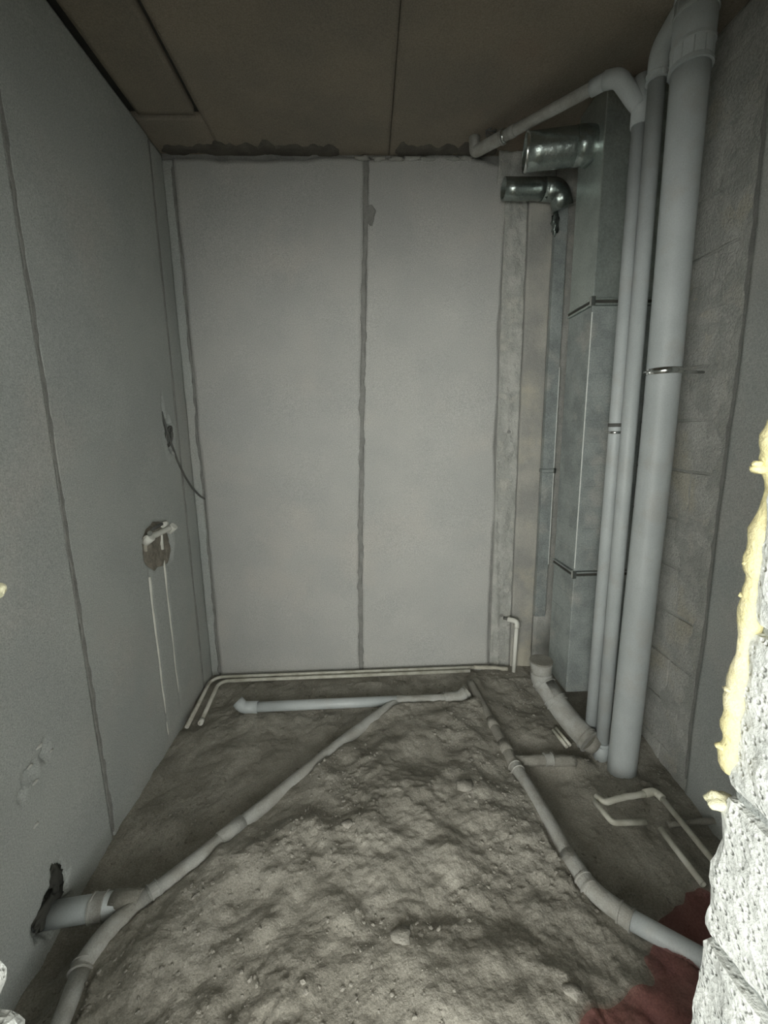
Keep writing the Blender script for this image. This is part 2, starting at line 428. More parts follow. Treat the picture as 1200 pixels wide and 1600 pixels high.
# (grid above is 1/0.02 = 51 columns wide)
# filler pressed into the joints, with ragged edges
def ribbon(name, O, U, V, N, centre, v0, v1, w, mt, parent, seed=0, cut=-9, thick=.0022, step=.012):
    vs_ = np.arange(v0, v1, step); V3 = []; L_ = v1 - v0; w0 = w; F3 = []
    prev = False
    O, U, V, N = [np.array(a, float) for a in (O, U, V, N)]
    for v in vs_:
        va = np.array([v]); w = w0 * min(1, .15 + min(v - v0, v1 - v) / min(.03, L_ * .3))
        n = float(fbm(va, va * 0 + seed, 3, 3, seed)[0]); ok = n > cut
        c = float(centre(va)[0]) if callable(centre) else centre
        wl = max(.002, w * (.6 + 1.3 * float(fbm(va, va * 0 + 9, 22, 3, seed + 1)[0]) + .5)) * .5
        wr = max(.002, w * (.6 + 1.3 * float(fbm(va, va * 0 + 4, 22, 3, seed + 2)[0]) + .5)) * .5
        if ok:
            b = len(V3)
            for uu, nn in ((c - wl, -.002), (c - wl * .55, thick), (c + wr * .55, thick), (c + wr, -.002)):
                V3.append(O + U * uu + V * v + N * nn)
            if prev: F3 += [[b - 4 + k, b - 3 + k, b + 1 + k, b + k] for k in range(3)]
        prev = ok
    me = mesh_from(name, V3, F3)
    if np.dot(np.cross(U, V), N) < 0: me.flip_normals()
    return link(name, me, mt, parent)
ribbon('joint_filler', (0, YB, 0), (1, 0, 0), (0, 0, 1), N_B, lambda v: slant(v), 0, 2.71, .026, M['joint'], wb, 3)
ribbon('joint_filler', (0, YB, 0), (1, 0, 0), (0, 0, 1), N_B, lambda v: -.912 + wave(v, 3), 0, 2.70, .012, M['joint'], wb, 8)
# cement smear where the filler ran wide
ribbon('filler_smear', (0, YB - .002, 0), (1, 0, 0), (0, 0, 1), N_B, lambda v: .040 + v * 0, 2.43, 2.53, .045, M['joint'], wb, 41, step=.006)
# strip of cement between left wall and first panel
relief('corner_strip', (0, YB, 0), (1, 0, 0), (0, 0, 1), N_B, -.965, -.916, -.1, 2.72, .012, lambda u, v: -.003 + .004 * fbm(u, v, 18, 3, 9), M['panel_side'], wb, .01)
# rough cement pier on the right, a groove, a second pier strip
def pier(u, v):
    d = .002 + .010 * fbm(u, v, 9, 3, 41) + .010 * fbm(u, v * .6, 30, 3, 42)
    d = d - .022 * (np.hypot(u - .778, v - 1.411) < .009)
    d = d - .02 * (np.hypot(u - .775, v - .33) < .011)
    return d + .006 * np.exp(-((u - .71 - .05 * (1.0 - v)) / .012) ** 2) * (v < 1.2)
relief('cement_pier', (0, YB, 0), (1, 0, 0), (0, 0, 1), N_B, .712, .826, -.1, 2.66, .006, pier, M['rough'], wb, .03)
relief('cement_pier', (0, YB, 0), (1, 0, 0), (0, 0, 1), N_B, .836, .96, -.1, 2.68, .008, lambda u, v: .004 + .006 * fbm(u, v * .3, 14, 3, 44), M['rough2'], wb, .03)
relief('cement_pier', (0, YB, 0), (1, 0, 0), (0, 0, 1), N_B, .97, 1.235, -.1, 2.74, .02, lambda u, v: .003 * fbm(u, v, 14, 3, 45), M['rough'], wb, .03)
M['edge_dark'] = mat('dark_ceiling_edge', (.10, .092, .08), (.14, .13, .11), 12, bump=.003)  # for the darker ragged band along the ceiling edge
ribbon('ceiling_edge_band', (0, 0, 2.7475), (0, 1, 0), (1, 0, 0), (0, 0, -1), lambda v: 2.352 + .010 * fbm(v, v * 0, 5, 2, 5), -.95, -.10, .085, M['edge_dark'], ceil, 50, thick=.004)
ribbon('ceiling_edge_band', (0, 0, 2.7475), (0, 1, 0), (1, 0, 0), (0, 0, -1), lambda v: 2.345 + .010 * fbm(v, v * 0, 5, 2, 6), .16, .66, .08, M['edge_dark'], ceil, 53, thick=.004)
# cement lumps pressed in under the slab
for i in range(7):
    lumpy('cement_dab', (.0 + i * .085 + rng.uniform(-.02, .02), YB - .002, 2.732 + rng.uniform(-.006, .006)), .02, M['rough'] if i > 2 else M['rough2'], wb, sub=2, amp=.6, seed=i + 20, squash=(1.9, .5, .55))

# ---- left wall, faces +x. u = y, v = z
wl = box('wall_left', -1.12, XL - .06, .2, 2.55, -.3, 2.86, M['dark']); tag(wl, kind='structure')
N_L = (1, 0, 0)
def left_face(u, v):
    d = .003 * fbm(u, v, 2.5, 3, 51) + .0006 * fbm(u, v, 60, 2, 52)
    # chased hole with conduit near the corner
    d = d - .045 * blob(u, v, 2.145, 1.42, .038, .070, .2, 3, .3)
    d = d - .012 * blob(u, v, 2.11, 1.50, .013, .09, .4, 4, .3)
    d = d + .006 * (blob(u, v, 2.145, 1.41, .055, .09, .3, 3, .3) - blob(u, v, 2.145, 1.41, .034, .062, .3, 3, .3))
    # mixer patch pocket
    d = d - .030 * blob(u, v, 1.925, .925, .125, .100, .2, 7, .2)
    # shallow channels of the two feed pipes
    for yy, z0, z1 in ((1.815, .0, .83), (1.955, .06, .86)):
        d = d - .006 * np.exp(-((u - yy) / .011) ** 2) * sstep(z0, z0 + .1, v) * (1 - sstep(z1, z1 + .04, v)) * (.75 + .8 * fbm(u * 0, v, 7, 2, 53))
    # gouges
    d = d - .020 * blob(u, v, 1.135, .525, .014, .026, .15, 9, .45) - .022 * blob(u, v, 1.075, .497, .020, .030, .15, 10, .45) - .012 * blob(u, v, 1.04, .46, .012, .02, .2, 15, .45)
    d = d + .004 * blob(u, v, 1.10, .54, .05, .012, .5, 12, .4)
    # the broken hole where the drain stub comes through
    d = d - .045 * blob(u, v, 1.065, .045, .075, .055, .15, 13, .35) - .05 * blob(u, v, 1.10, .115, .026, .055, .12, 14, .25)
    return d
relief('panel', (XL, 0, 0), (0, 1, 0), (0, 0, 1), N_L, .45, 1.352, -.15, 2.74, .0085, left_face, M['panel_side'], wl, .05)
relief('panel', (XL, 0, 0), (0, 1, 0), (0, 0, 1), N_L, 1.366, 2.235, -.15, 2.74, .0065, left_face, M['panel_side'], wl, .05)
relief('corner_strip', (XL, 0, 0), (0, 1, 0), (0, 0, 1), N_L, 2.248, 2.375, -.15, 2.74, .012, lambda u, v: -.001 + .003 * fbm(u, v, 12, 3, 54), M['panel_side'], wl, .05)
for (yy, zz, ln, an) in ((1.118, .548, .016, .9), (1.155, .505, .010, .9), (1.078, .520, .012, 1.0), (1.085, .463, .012, .4), (1.062, .345, .012, .7)):
    lumpy('plaster_chip', (XL + .001, yy, zz), ln, M['chip'], wl, 2, .6, 2, int(yy * 900), (.18, .9, .45))
lumpy('hole_shade', (XL - .004, 1.098, .118), .030, M['dark'], wl, 3, .7, 2.2, 5, (.12, .75, 1.5))  # dark lump paints in the shade of the broken notch
lumpy('hole_shade', (XL - .004, 1.055, .062), .050, M['dark'], wl, 3, .6, 2.2, 9, (.10, 1.15, .75))  # dark lump paints in the shaded gap round the pipe stub
box('mortar_bed', XL - .05, XL - .007, 1.345, 1.375, -.15, 2.74, M['joint'], wl)
box('mortar_bed', XL - .05, XL - .007, 2.228, 2.255, -.15, 2.74, M['joint'], wl)
ribbon('joint_filler', (XL, 0, 0), (0, 1, 0), (0, 0, 1), N_L, lambda v: 1.360 + wave(v, 31, .002, 2), 0, 2.74, .020, M['joint'], wl, 12)
ribbon('joint_filler', (XL, 0, 0), (0, 1, 0), (0, 0, 1), N_L, lambda v: 2.243 + wave(v, 32, .003, 3), 0, 2.74, .012, M['joint'], wl, 14)
# brown mortar packed round the mixer outlets
relief('mortar_patch', (XL, 0, 0), (0, 1, 0), (0, 0, 1), N_L, 1.77, 2.10, .80, 1.06, .006,
       lambda u, v: -.02 + .018 * blob(u, v, 1.92, .915, .13, .115, .25, 17, .25) + .012 * fbm(u, v, 26, 3, 55), M['patch'], wl, .02)

# ---- right wall: grey blocks behind the stack, board nearer the door
wr = box('wall_right', XR + .012, 1.4, .2, 2.55, -.3, 2.86, M['dark']); tag(wr, kind='structure')
N_R = (-1, 0, 0)
def noisy_block(name, x0, x1, y0, y1, z0, z1, mt, parent, amp=.004, cuts=3, f=18, seed=0):
    bm = box_bm(x0, x1, y0, y1, z0, z1)
    bmesh.ops.subdivide_edges(bm, edges=bm.edges[:], cuts=cuts, use_grid_fill=True)
    c = Vector(((x0 + x1) / 2, (y0 + y1) / 2, (z0 + z1) / 2)); h = Vector(((x1 - x0) / 2, (y1 - y0) / 2, (z1 - z0) / 2))
    for v in bm.verts:
        q = v.co * f + Vector((seed * 5.1, seed * 2.3, 0))
        e = [abs(v.co[i] - c[i]) / h[i] for i in range(3)]
        edge = sum(1 for a in e if a > .98)
        k = amp * (mnoise.noise(q) + .6 * mnoise.noise(q * 2.7))
        v.co += mnoise.noise_vector(q) * amp * .6
        d = (v.co - c); 
        for i in range(3):
            if e[i] > .98: v.co[i] += math.copysign(1, d[i]) * (k - amp * .5 * (edge - 1))
    return from_bm(name, bm, mt, parent)
zc0 = .08; k = 0
rows = [-.115 + .195 * i for i in range(15)]
for i, z0 in enumerate(rows):
    z1 = min(z0 + .195, 2.75)
    ys = [1.40, 1.79, 2.18, 2.37] if i % 2 else [1.40, 1.60, 1.99, 2.37]
    for a, b in zip(ys[:-1], ys[1:]):
        noisy_block('block', XR, XR + .02 + .008, a + .004, b - .004, z0 + .0048, z1 - .0048, M['block_grey'], wr, .0035, 3, 14, k); k += 1
# thin cement wash over part of the joints
def wash(u, v):
    j = np.abs(((v + .115) / .195 + .5) % 1 - .5) * .195
    cover = sstep(-.15, .2, fbm(u * 1.2, v, 7, 2, 61) + (u - 1.62) * -.4 - .02)
    edge = sstep(1.56, 1.46, u + .05 * fbm(u, v, 9, 2, 62))
    return -.006 + .0075 * np.maximum(cover * .8, edge) + .004 * fbm(u, v, 30, 3, 63) - .004 * (j < .004) * (1 - edge)
relief('cement_wash', (XR, 0, 0), (0, 1, 0), (0, 0, 1), N_R, 1.41, 1.83, -.1, 2.74, .007, wash, M['rough'], wr, .002)
edge_r = lambda v: 1.43 + .012 * fbm(v, v * 0, 3, 3, 66) + .02 * sstep(1.5, 2.4, v)
def rw(u, v):
    t = (u - 0) / 1.0; return .82 + t * (edge_r(v) - .82), v
relief('panel', (XR, 0, 0), (0, 1, 0), (0, 0, 1), N_R, 0, 1, -.15, 2.74, .02, lambda u, v: .010 + .003 * fbm(u, v, 3, 3, 67), M['panel_side'], wr, .02, rw)
relief('panel', (XR, 0, 0), (0, 1, 0), (0, 0, 1), N_R, .44, .81, -.15, 2.74, .02, lambda u, v: .010 + .002 * fbm(u, v, 3, 3, 68), M['panel_side'], wr, .02)
ribbon('joint_filler', (XR, 0, 0), (0, 1, 0), (0, 0, 1), N_R, lambda v: edge_r(v) + .008, .05, 2.6, .024, M['joint'], wr, 18, thick=.009)

# ---- front wall with the doorway; pale blocks show at the right jamb
wf = box('wall_front', .50, 1.4, .27, .43, -.3, 2.86, M['bed']); tag(wf, kind='structure')
box('mortar_bed', -1.12, -.55, .27, .43, -.3, 2.86, M['bed'], wf)
box('lintel', -.60, .60, .26, .44, 2.0, 2.86, M['bed'], wf)
cs = [-.132 + .22 * i for i in range(14)]
k = 0
for i, z0 in enumerate(cs):
    z1 = z0 + .22
    near = .5 < z1 < 1.65
    x0 = .442 + (.003 if i % 2 else 0) - (.006 if i < 4 else 0)
    noisy_block('block', x0, .80,   .248, .456, z0 + .005, min(z1 - .005, 2.86), M['block_pale'], wf, 0.0042 if near else .004, 15 if near else 3, 20, k + 100); k += 1
    noisy_block('block', .812, 1.22, .25, .45, z0 + .005, min(z1 - .005, 2.86), M['block_pale'], wf, .003, 1, 20, k + 100); k += 1
for z0, z1, x1 in [(-.13, .09, -.50), (.10, .31, -.50), (.32, .53, -.495), (.54, .700, -.470), (.708, .832, -.481), (.842, 1.05, -.53), (1.06, 1.27, -.53), (1.28, 1.49, -.53), (1.5, 1.71, -.53), (1.72, 1.93, -.53), (1.94, 2.15, -.53), (2.16, 2.37, -.53), (2.38, 2.59, -.53), (2.6, 2.86, -.53)]:
    near = .5 < z1 < .9
    noisy_block('block', -.95, x1, .248, .452, z0, z1, M['block_pale'], wf, .008 if near else .004, 13 if near else 2, 22, k + 100); k += 1
# mortar squeezed in the joints of the right jamb
for z in (.748, .968, 1.188, .528):
    relief('joint_mortar', (.455, 0, z), (0, 1, 0), (0, 0, 1), N_R, .25, .45, -.012, .012, .004, lambda u, v: .004 * fbm(u, v + z, 25, 3, 71), M['bed'], wf, .05)

# ------------------------------------------------------------------ foam squeezed out behind the right jamb
pts = [(.462, .462, 1.48), (.458, .462, 1.40), (.460, .462, 1.33), (.454, .460, 1.25), (.456, .460, 1.18), (.454, .460, 1.13), (.452, .459, 1.08), (.455, .458, 1.03), (.455, .458, .985)]
foam = empty('foam_bead', (.445, .46, .97), 'long bead of yellow foam bulging along the edge of the pale block jamb', 'foam')
path = resample([Vector(p) + Vector((-.004, .003, 0)) for p in pts], .004)
bm = bmesh.new()
rad = [.0120 + .006 * mnoise.noise(Vector((0, 0, p.z * 16))) + .004 * mnoise.noise(Vector((3, 0, p.z * 45))) for p in path]
rad[0] = .004; rad[-1] = .005; rad[-2] = .010
sweep(bm, path[::2], rad[::2], 18, True)
for v in bm.verts: v.co += mnoise.noise_vector(v.co * 45) * .003 + mnoise.noise_vector(v.co * 120) * .0012
from_bm('bead', bm, M['foam'], foam, True)
for p, s in (((.441, .468, 1.372), .007), ((.436, .467, 1.378), .0045), ((.442, .468, 1.262), .004), ((.443, .468, 1.222), .004), ((.443, .466, 1.10), .006), ((.443, .466, 1.02), .006)):
    lumpy('foam_drip', p, s, M['foam'], foam, 2, .4, 2, int(s * 1e4), (1.6, 1, .8))
o = lumpy('foam_lump', (.446, .462, .943), .013, M['foam_pale'], None, 3, .28, 1.8, 3, (1.35, 1, .9))
tag(o, 'separate knob of pale foam sticking out just below the long yellow bead', 'foam', 'foam lumps on the door jambs')
o = lumpy('foam_lump', (-.433, .468, 1.251), .016, M['foam_pale'], None, 3, .35, 1.8, 8, (1.3, 1, .8))
tag(o, 'small pale foam knob on the left door jamb at mid height', 'foam', 'foam lumps on the door jambs')
o2 = tube('foam_string', [(-.54, .462, 1.245), (-.47, .467, 1.25), (-.44, .468, 1.251)], .012, M['foam_pale'], None, .02, 12, jitter=.004)
o2.parent = o; o2.name = 'stem'

# ------------------------------------------------------------------ the stacks on the right
def vdir(a, b): return Vector(b) - Vector(a)
sx, sy = 1.062, 1.575
st = empty('soil_stack', (sx, sy, 0), 'thick grey plastic soil stack running floor to ceiling, largest of the three risers', 'pipe', 'vertical risers')
tube('pipe', [(sx - .008, sy - .01, -.05), (sx + .012, sy, 1.35), (sx - .002, sy + .003, 2.58)], .0555, M['pvc'], st, .3, 36, step=.1)
tube('branch_fitting', [(sx - .002, sy + .003, 2.56), (sx - .002, sy + .003, 2.77)], .0605, M['pvc'], st, 0, 36)
collar('socket', (sx - .002, sy + .003, 2.58), (0, 0, 1), .0605, .035, M['pvc'], st)
collar('socket', (sx - .002, sy + .003, 2.72), (0, 0, 1), .0605, .03, M['pvc'], st)
clz = 1.617
bm = bmesh.new(); n = 32
sweep(bm, [Vector((sx + .011, sy, clz - .011)), Vector((sx + .011, sy, clz - .0109)), Vector((sx + .011, sy, clz + .0109)), Vector((sx + .011, sy, clz + .011))], [.056, .0585, .0585, .056], n)
cl = from_bm('pipe_clamp', bm, M['steel'], st, True); tag(cl, 'bright steel pipe clamp')
for s in (-1, 1):
    b1 = box('clamp_ear', sx + .011 + s * .058 - .006, sx + .011 + s * .058 + .010, sy - .005, sy + .005, clz - .010, clz + .010, M['steel'], cl, .001)
    tube('clamp_screw', [(sx + .011 + s * .067, sy - .014, clz), (sx + .011 + s * .067, sy + .012, clz)], .0035, M['steel'], cl, 0, 8)
tube('clamp_rod', [(sx + .06, sy + .01, clz), (XR, sy + .02, clz)], .005, M['steel'], cl, 0, 8)

rx, ry = 1.004, 1.65
v1 = empty('vent_riser', (rx, ry, 0), 'slim grey plastic riser bending into the thick stack, middle of the three risers', 'pipe', 'vertical risers')
tube('pipe', [(rx + .004, ry - .005, -.03), (rx + .004, ry, 1.2), (rx - .006, ry, 2.60)], .0275, M['pvc'], v1, .05, 26)
tube('elbow', [(rx - .006, ry, 2.57), (rx - .005, ry, 2.655), (rx + .022, ry - .022, 2.71), (sx - .012, sy + .015, 2.76)], .0325, M['pvc'], v1, .04, 26)
collar('socket', (rx - .006, ry, 2.575), (0, 0, 1), .0325, .012, M['pvc'], v1)
tube('foot_socket', [(rx + .004, ry - .005, -.03), (rx + .004, ry - .005, .05)], .0325, M['pvc'], v1, 0, 26)
collar('socket', (rx + .004, ry - .005, .05), (0, 0, 1), .0325, .010, M['pvc'], v1)

lx, ly = .990, 1.712
v2 = empty('waste_riser', (lx, ly, 0), 'slimmest grey plastic riser, nearest the metal duct, fed by the overhead drain', 'pipe', 'vertical risers')
tube('pipe', [(lx, ly, -.03), (lx, ly, 1.2), (lx - .006, ly, 2.62)], .025, M['pvc'], v2, .1, 24)
tube('branch_arm', [(lx - .006, ly, 2.53), (lx - .03, ly + .003, 2.555), (.905, 1.725, 2.628), (.875, 1.76, 2.642)], .0285, M['pvc'], v2, .03, 24)
tube('branch_fitting', [(lx - .006, ly, 2.47), (lx - .006, ly, 2.62)], .029, M['pvc'], v2, 0, 24)
bm = bmesh.new(); sweep(bm, [Vector((lx - .001, ly, 1.425)), Vector((lx - .001, ly, 1.4251)), Vector((lx - .001, ly, 1.4389)), Vector((lx - .001, ly, 1.439))], [.025, .028, .028, .025], 24)
tag(from_bm('pipe_clamp', bm, M['cable'], v2, True), 'dark metal clamp')
bm = bmesh.new(); sweep(bm, [Vector((lx - .001, ly, 1.398)), Vector((lx - .001, ly, 1.3981)), Vector((lx - .001, ly, 1.4079)), Vector((lx - .001, ly, 1.408))], [.025, .028, .028, .025], 24)
tag(from_bm('pipe_clamp', bm, M['steel'], v2, True), 'steel clamp')

od = empty('overhead_drain', (.72, 2.0, 2.69), 'grey drain pipe running under the ceiling from the risers to the back wall', 'pipe')
A = Vector((.885, 1.748, 2.640)); B = Vector((.535, 2.235, 2.690))
tube('pipe', [A, B], .0215, M['pvc_dusty'], od, 0, 24)
AB = (B - A)
tube('elbow', [A + AB * .02, A + AB * .07, A + AB * .11], .0265, M['pvc'], od, 0, 24)
tube('coupling', [A + AB * .66, A + AB * .71], .0235, M['pvc_dusty'], od, 0, 24)
q = A + AB * .74
tag(tube('pipe_clamp', [q, q + AB.normalized() * .012], .0275, M['steel'], od, 0, 20), 'bright steel clip')
tube('end_elbow', [A + AB * .76, A + AB * .97, B + Vector((-.012, .01, .0)), B + Vector((-.015, .012, .07))], .0255, M['pvc_dusty'], od, .02, 24)
collar('rim', A + AB * .77, AB, .0265, .006, M['pvc_dusty'], od)
# twist of wire holding it to the slab
wpath = [Vector((.585 + .022 * math.cos(t * 1.3), 2.20 + .018 * math.sin(t * 1.3), 2.735 + .006 * math.sin(t * 3) + .002 * t)) for t in np.linspace(0, 9, 60)]
bm = bmesh.new(); sweep(bm, wpath, .004, 6)
o = from_bm('wire_coil', bm, M['cable']); tag(o, 'small dark twist of wire hanging from the ceiling above the end of the drain', 'wire')

# ------------------------------------------------------------------ ducts
dx0, dx1, dy0, dy1 = .950, 1.205, 1.887, 2.105
md = empty('vent_duct', (dx0, dy0, .14), 'tall rectangular galvanised air duct standing behind the slim risers', 'duct')
def duct_section(z0, z1, mt, nm='duct_section', dusty=False):
    bm = bmesh.new()
    box_bm(dx0, dx1, dy0, dy1, z0, z1, .003, bm)
    o = from_bm(nm, bm, mt, md)
    # pressed stiffening creases
    z = z0 + .10
    b2 = bmesh.new(); got = False
    while z < z1 - .05 and dusty:
        box_bm(dx0 + .02, dx1 - .01, dy0 - .0012, dy0 + .001, z, z + .004, .0008, b2)
        box_bm(dx0 - .0012, dx0 + .001, dy0 + .015, dy1 - .01, z, z + .004, .0008, b2); z += .098; got = True
    if got: from_bm('crease', b2, mt, o)
    else: b2.free()
    return o
duct_section(1.955, 2.745, M['galv'])
duct_section(.765, 1.925, M['galv_dusty'], dusty=True)
duct_section(.14, .735, M['galv_dusty'], dusty=True)
for z in (1.940, .750):
    for dz in (-.014, .006):
        bm = bmesh.new(); box_bm(dx0 - .010, dx1, dy0 - .010, dy1, z + dz, z + dz + .007, .0015, bm)
        from_bm('flange', bm, M['galv_dusty'] if z < 1 else M['galv'], md)
    bm = bmesh.new(); box_bm(dx0 - .004, dx1, dy0 - .004, dy1, z - .012, z + .012, 0, bm)
    from_bm('gasket', bm, M['dark'], md)
    box('corner_cleat', dx0 - .013, dx0 + .006, dy0 - .013, dy0 + .004, z - .018, z + .020, M['steel'], md, .002)
tag(box('corner_seam_highlight', dx0 - .0025, dx0 + .002, dy0 - .0025, dy0 + .002, .78, 1.90, M['seam_highlight'], md, .001), 'folded steel edge with a painted highlight')
# small raised dark spots on the duct front
for q in ((1.005, 1.50), (1.02, 1.475), (1.03, 1.455)):
    lumpy('dark_spot', (q[0] + .07, dy0 - .001, q[1]), .009, M['dark'], md, 1, .3, 2, 3, (1.5, .3, .7))
fd = empty('flat_duct', (.985, 2.34, .34), 'narrow galvanised duct in the back corner behind the tall rectangular one', 'duct')
fy = 2.325
for z0, z1 in ((1.205, 2.50), (.34, 1.185)):
    box('duct_section', .955, 1.016, fy, 2.36, z0, z1, M['galv_dusty'], fd, .002)
box('flange', .950, 1.020, fy - .006, 2.36, 1.186, 1.204, M['galv_dusty'], fd, .002)
box('corner_cleat', 1.012, 1.026, fy - .010, fy + .004, 1.182, 1.210, M['steel'], fd, .002)
tag(box('corner_seam_highlight', 1.014, 1.0185, fy - .002, fy + .003, .66, 1.74, M['seam_highlight'], fd, .001), 'folded steel edge with a painted highlight')

def round_duct(name, label, x0, x1, y, z, r, open_end, slope=0.0):
    e = empty(name, (x0, y, z), label, 'duct', 'round duct stubs')
    bm = bmesh.new()
    path = [Vector((x0, y, z)), Vector((x1 - r * .5, y + slope, z))]
    sweep(bm, resample(path, .05), r, 48, True, .16 if open_end else 0.02)
    o = from_bm('duct_tube', bm, M['galv_round'], e)
    for p in o.data.polygons: p.use_smooth = len(p.vertices) == 4
    return e
ud = round_duct('round_duct', 'short thick round galvanised duct with open end, upper of the two stubs', .690, .965, 2.045, 2.575, .069, True, -.050)
b = bmesh.new(); 
ring = [Vector((.690 + .012 * k, 2.045 - .0023 * k, 2.575)) for k in (-.05, .5, 1)]
sweep(b, ring, [.0692, .0722, .0692], 48); tag(from_bm('end_bead', b, M['steel'], ud, True), 'bright rolled rim')
# inner hollow opens wide: drop bead faces at the mouth
for o in ud.children:
    if o.name.startswith('end_bead'):
        bmx = bmesh.new(); bmx.from_mesh(o.data); bmesh.ops.delete(bmx, geom=[f for f in bmx.faces if len(f.verts) > 4], context='FACES_ONLY'); bmx.to_mesh(o.data); bmx.free()
tube('duct_elbow', [(.885, 2.004, 2.575), (.935, 1.995, 2.575), (.965, 2.0, 2.565)], .0705, M['galv_round'], ud, .02, 48)
ld = round_duct('round_duct', 'slim crumpled round galvanised duct below the thicker stub', .672, .905, 2.275, 2.552, .048, True)
tube('duct_elbow', [(.86, 2.275, 2.552), (.945, 2.285, 2.552), (.975, 2.30, 2.48)], .0495, M['galv_round'], ld, .05, 40, jitter=.004)
lumpy('foil_tape', (.945, 2.31, 2.42), .022, M['galv_round'], ld, 3, .7, 2.4, 4, (.8, .6, 2.2))
# mortar pocket over the slim duct
o = relief('cement_collar', (0, YB - .002, 0), (1, 0, 0), (0, 0, 1), N_B, .665, .95, 2.60, 2.75, .008, lambda u, v: -.004 + .03 * sstep(2.61, 2.66, v + .03 * fbm(u, v, 14, 2, 3)) + .02 * fbm(u, v, 22, 3, 4), M['rough'], wb, .01)

# ------------------------------------------------------------------ drains on the floor
def col(x, y): return x, y
ldr = empty('floor_drain', (-.39, 1.45, 0), 'long dusty grey drain pipe slanting along the left edge of the rubble mound', 'pipe', 'grey drains on the floor')
lp = [(-.745, .70, .015), (-.772, .817, .018), (-.793, .935, .022), (-.775, 1.005, .03), (-.704, 1.095, .032), (-.58, 1.23, .030), (-.392, 1.452, .028), (-.188, 1.698, .026), (.03, 1.935, .024), (.121, 2.028, .022)]
tube('pipe', lp[4:], .0265, M['pvc_dusty'], ldr, .08, 24, jitter=.001, step=.03)
tube('elbow', lp[2:5], .0300, M['pvc_dusty'], ldr, .05, 24, step=.03)
tube('pipe', lp[:3], .0265, M['pvc_dusty'], ldr, .03, 24, step=.05)
dlp = Vector(lp[5]) - Vector(lp[4])
collar('socket', (-.690, 1.110, .032), dlp, .0298, .013, M['pvc_dusty'], ldr)
collar('socket', Vector(lp[2]) + Vector((0, -.004, 0)), Vector(lp[1]) - Vector(lp[2]), .0298, .012, M['pvc_dusty'], ldr)
tube('coupling', [(-.545, 1.272, .030), (-.485, 1.343, .030)], .0300, M['pvc_dusty'], ldr, 0, 24, jitter=.002)
tube('branch_arm', [(-.715, 1.083, .034), (-.80, 1.083, .036)], .034, M['pvc_old'], ldr, 0, 24)
wsb = empty('wall_stub', (-.95, 1.07, .03), 'thick grey pipe stub coming out of the broken hole low in the left wall', 'pipe')
tube('pipe', [(-1.0, 1.062, .028), (-.76, 1.084, .034)], .0345, M['pvc'], wsb, 0, 28, bore=.05)
collar('socket', (-.835, 1.077, .032), (.24, .022, .006), .0365, .02, M['pvc_dusty'], wsb)

rdr = empty('floor_drain', (.62, 1.33, 0), 'long grey drain pipe curving along the right edge of the mound to the doorway', 'pipe', 'grey drains on the floor')
rp = [(.546, 2.179, .022), (.569, 1.874, .020), (.59, 1.562, .022), (.618, 1.329, .030), (.629, 1.169, .032), (.652, 1.047, .034), (.721, .966, .038), (.847, .862, .045), (1.02, .72, .05)]
tube('pipe', rp[:3], .0235, M['pvc_old'], rdr, .05, 22, jitter=.002, step=.03)
tube('pipe', rp[2:6], .0255, M['pvc_dusty'], rdr, .08, 24, step=.03)
tube('elbow', rp[4:7] , .0275, M['pvc_dusty'], rdr, .08, 24, step=.03)
tube('pipe', rp[6:], .0265, M['pvc'], rdr, .03, 24, step=.05)
collar('socket', (.592, 1.548, .022), (.03, -.23, .01), .0275, .016, M['pvc_dusty'], rdr)
collar('socket', (.645, 1.070, .034), (.02, -.1, 0), .0285, .016, M['pvc_dusty'], rdr)
collar('socket', (.712, .975, .037), (.07, -.08, .003), .0285, .018, M['pvc_dusty'], rdr)
tube('coupling', [(.570, 1.86, .020), (.575, 1.80, .020)], .0265, M['pvc_old'], rdr, 0, 22, jitter=.002)
tube('coupling', [(.580, 1.70, .021), (.586, 1.64, .021)], .0265, M['pvc_old'], rdr, 0, 22, jitter=.002)

bdr = empty('floor_drain', (0, 2.03, 0), 'short grey drain pipe lying parallel to the back wall with an open left elbow', 'pipe', 'grey drains on the floor')
tube('pipe', [(-.66, 2.018, .030), (-.2, 2.022, .032), (.12, 2.028, .030)], .0255, M['pvc'], bdr, .05, 24)
tube('pipe', [(.12, 2.028, .030), (.42, 2.035, .026)], .0250, M['pvc_dusty'], bdr, 0, 24, jitter=.003, step=.03)
tube('elbow', [(-.60, 2.018, .030), (-.675, 2.018, .031), (-.705, 2.028, .062)], .0300, M['pvc'], bdr, .035, 24, bore=.03)
tube('elbow', [(.37, 2.035, .028), (.455, 2.04, .028), (.495, 2.06, .048)], .0300, M['pvc_dusty'], bdr, .035, 24, bore=.02)
collar('socket', (.378, 2.036, .028), (1, .02, 0), .0305, .008, M['pvc_dusty'], bdr)
collar('socket', (.492, 2.057, .045), (.04, .02, .02), .0305, .007, M['pvc_dusty'], bdr)

br = empty('buried_branch', (.70, 1.58, 0), 'half buried cement covered branch pipe joining the right drain from the risers', 'pipe')
tube('pipe', [(.60, 1.60, .014), (.70, 1.592, .020), (.86, 1.592, .010)], .022, M['pvc_old'], br, .03, 20, jitter=.004, step=.02)
collar('socket', (.745, 1.592, .0235), (1, 0, 0), .0235, .018, M['pvc_dusty'], br)

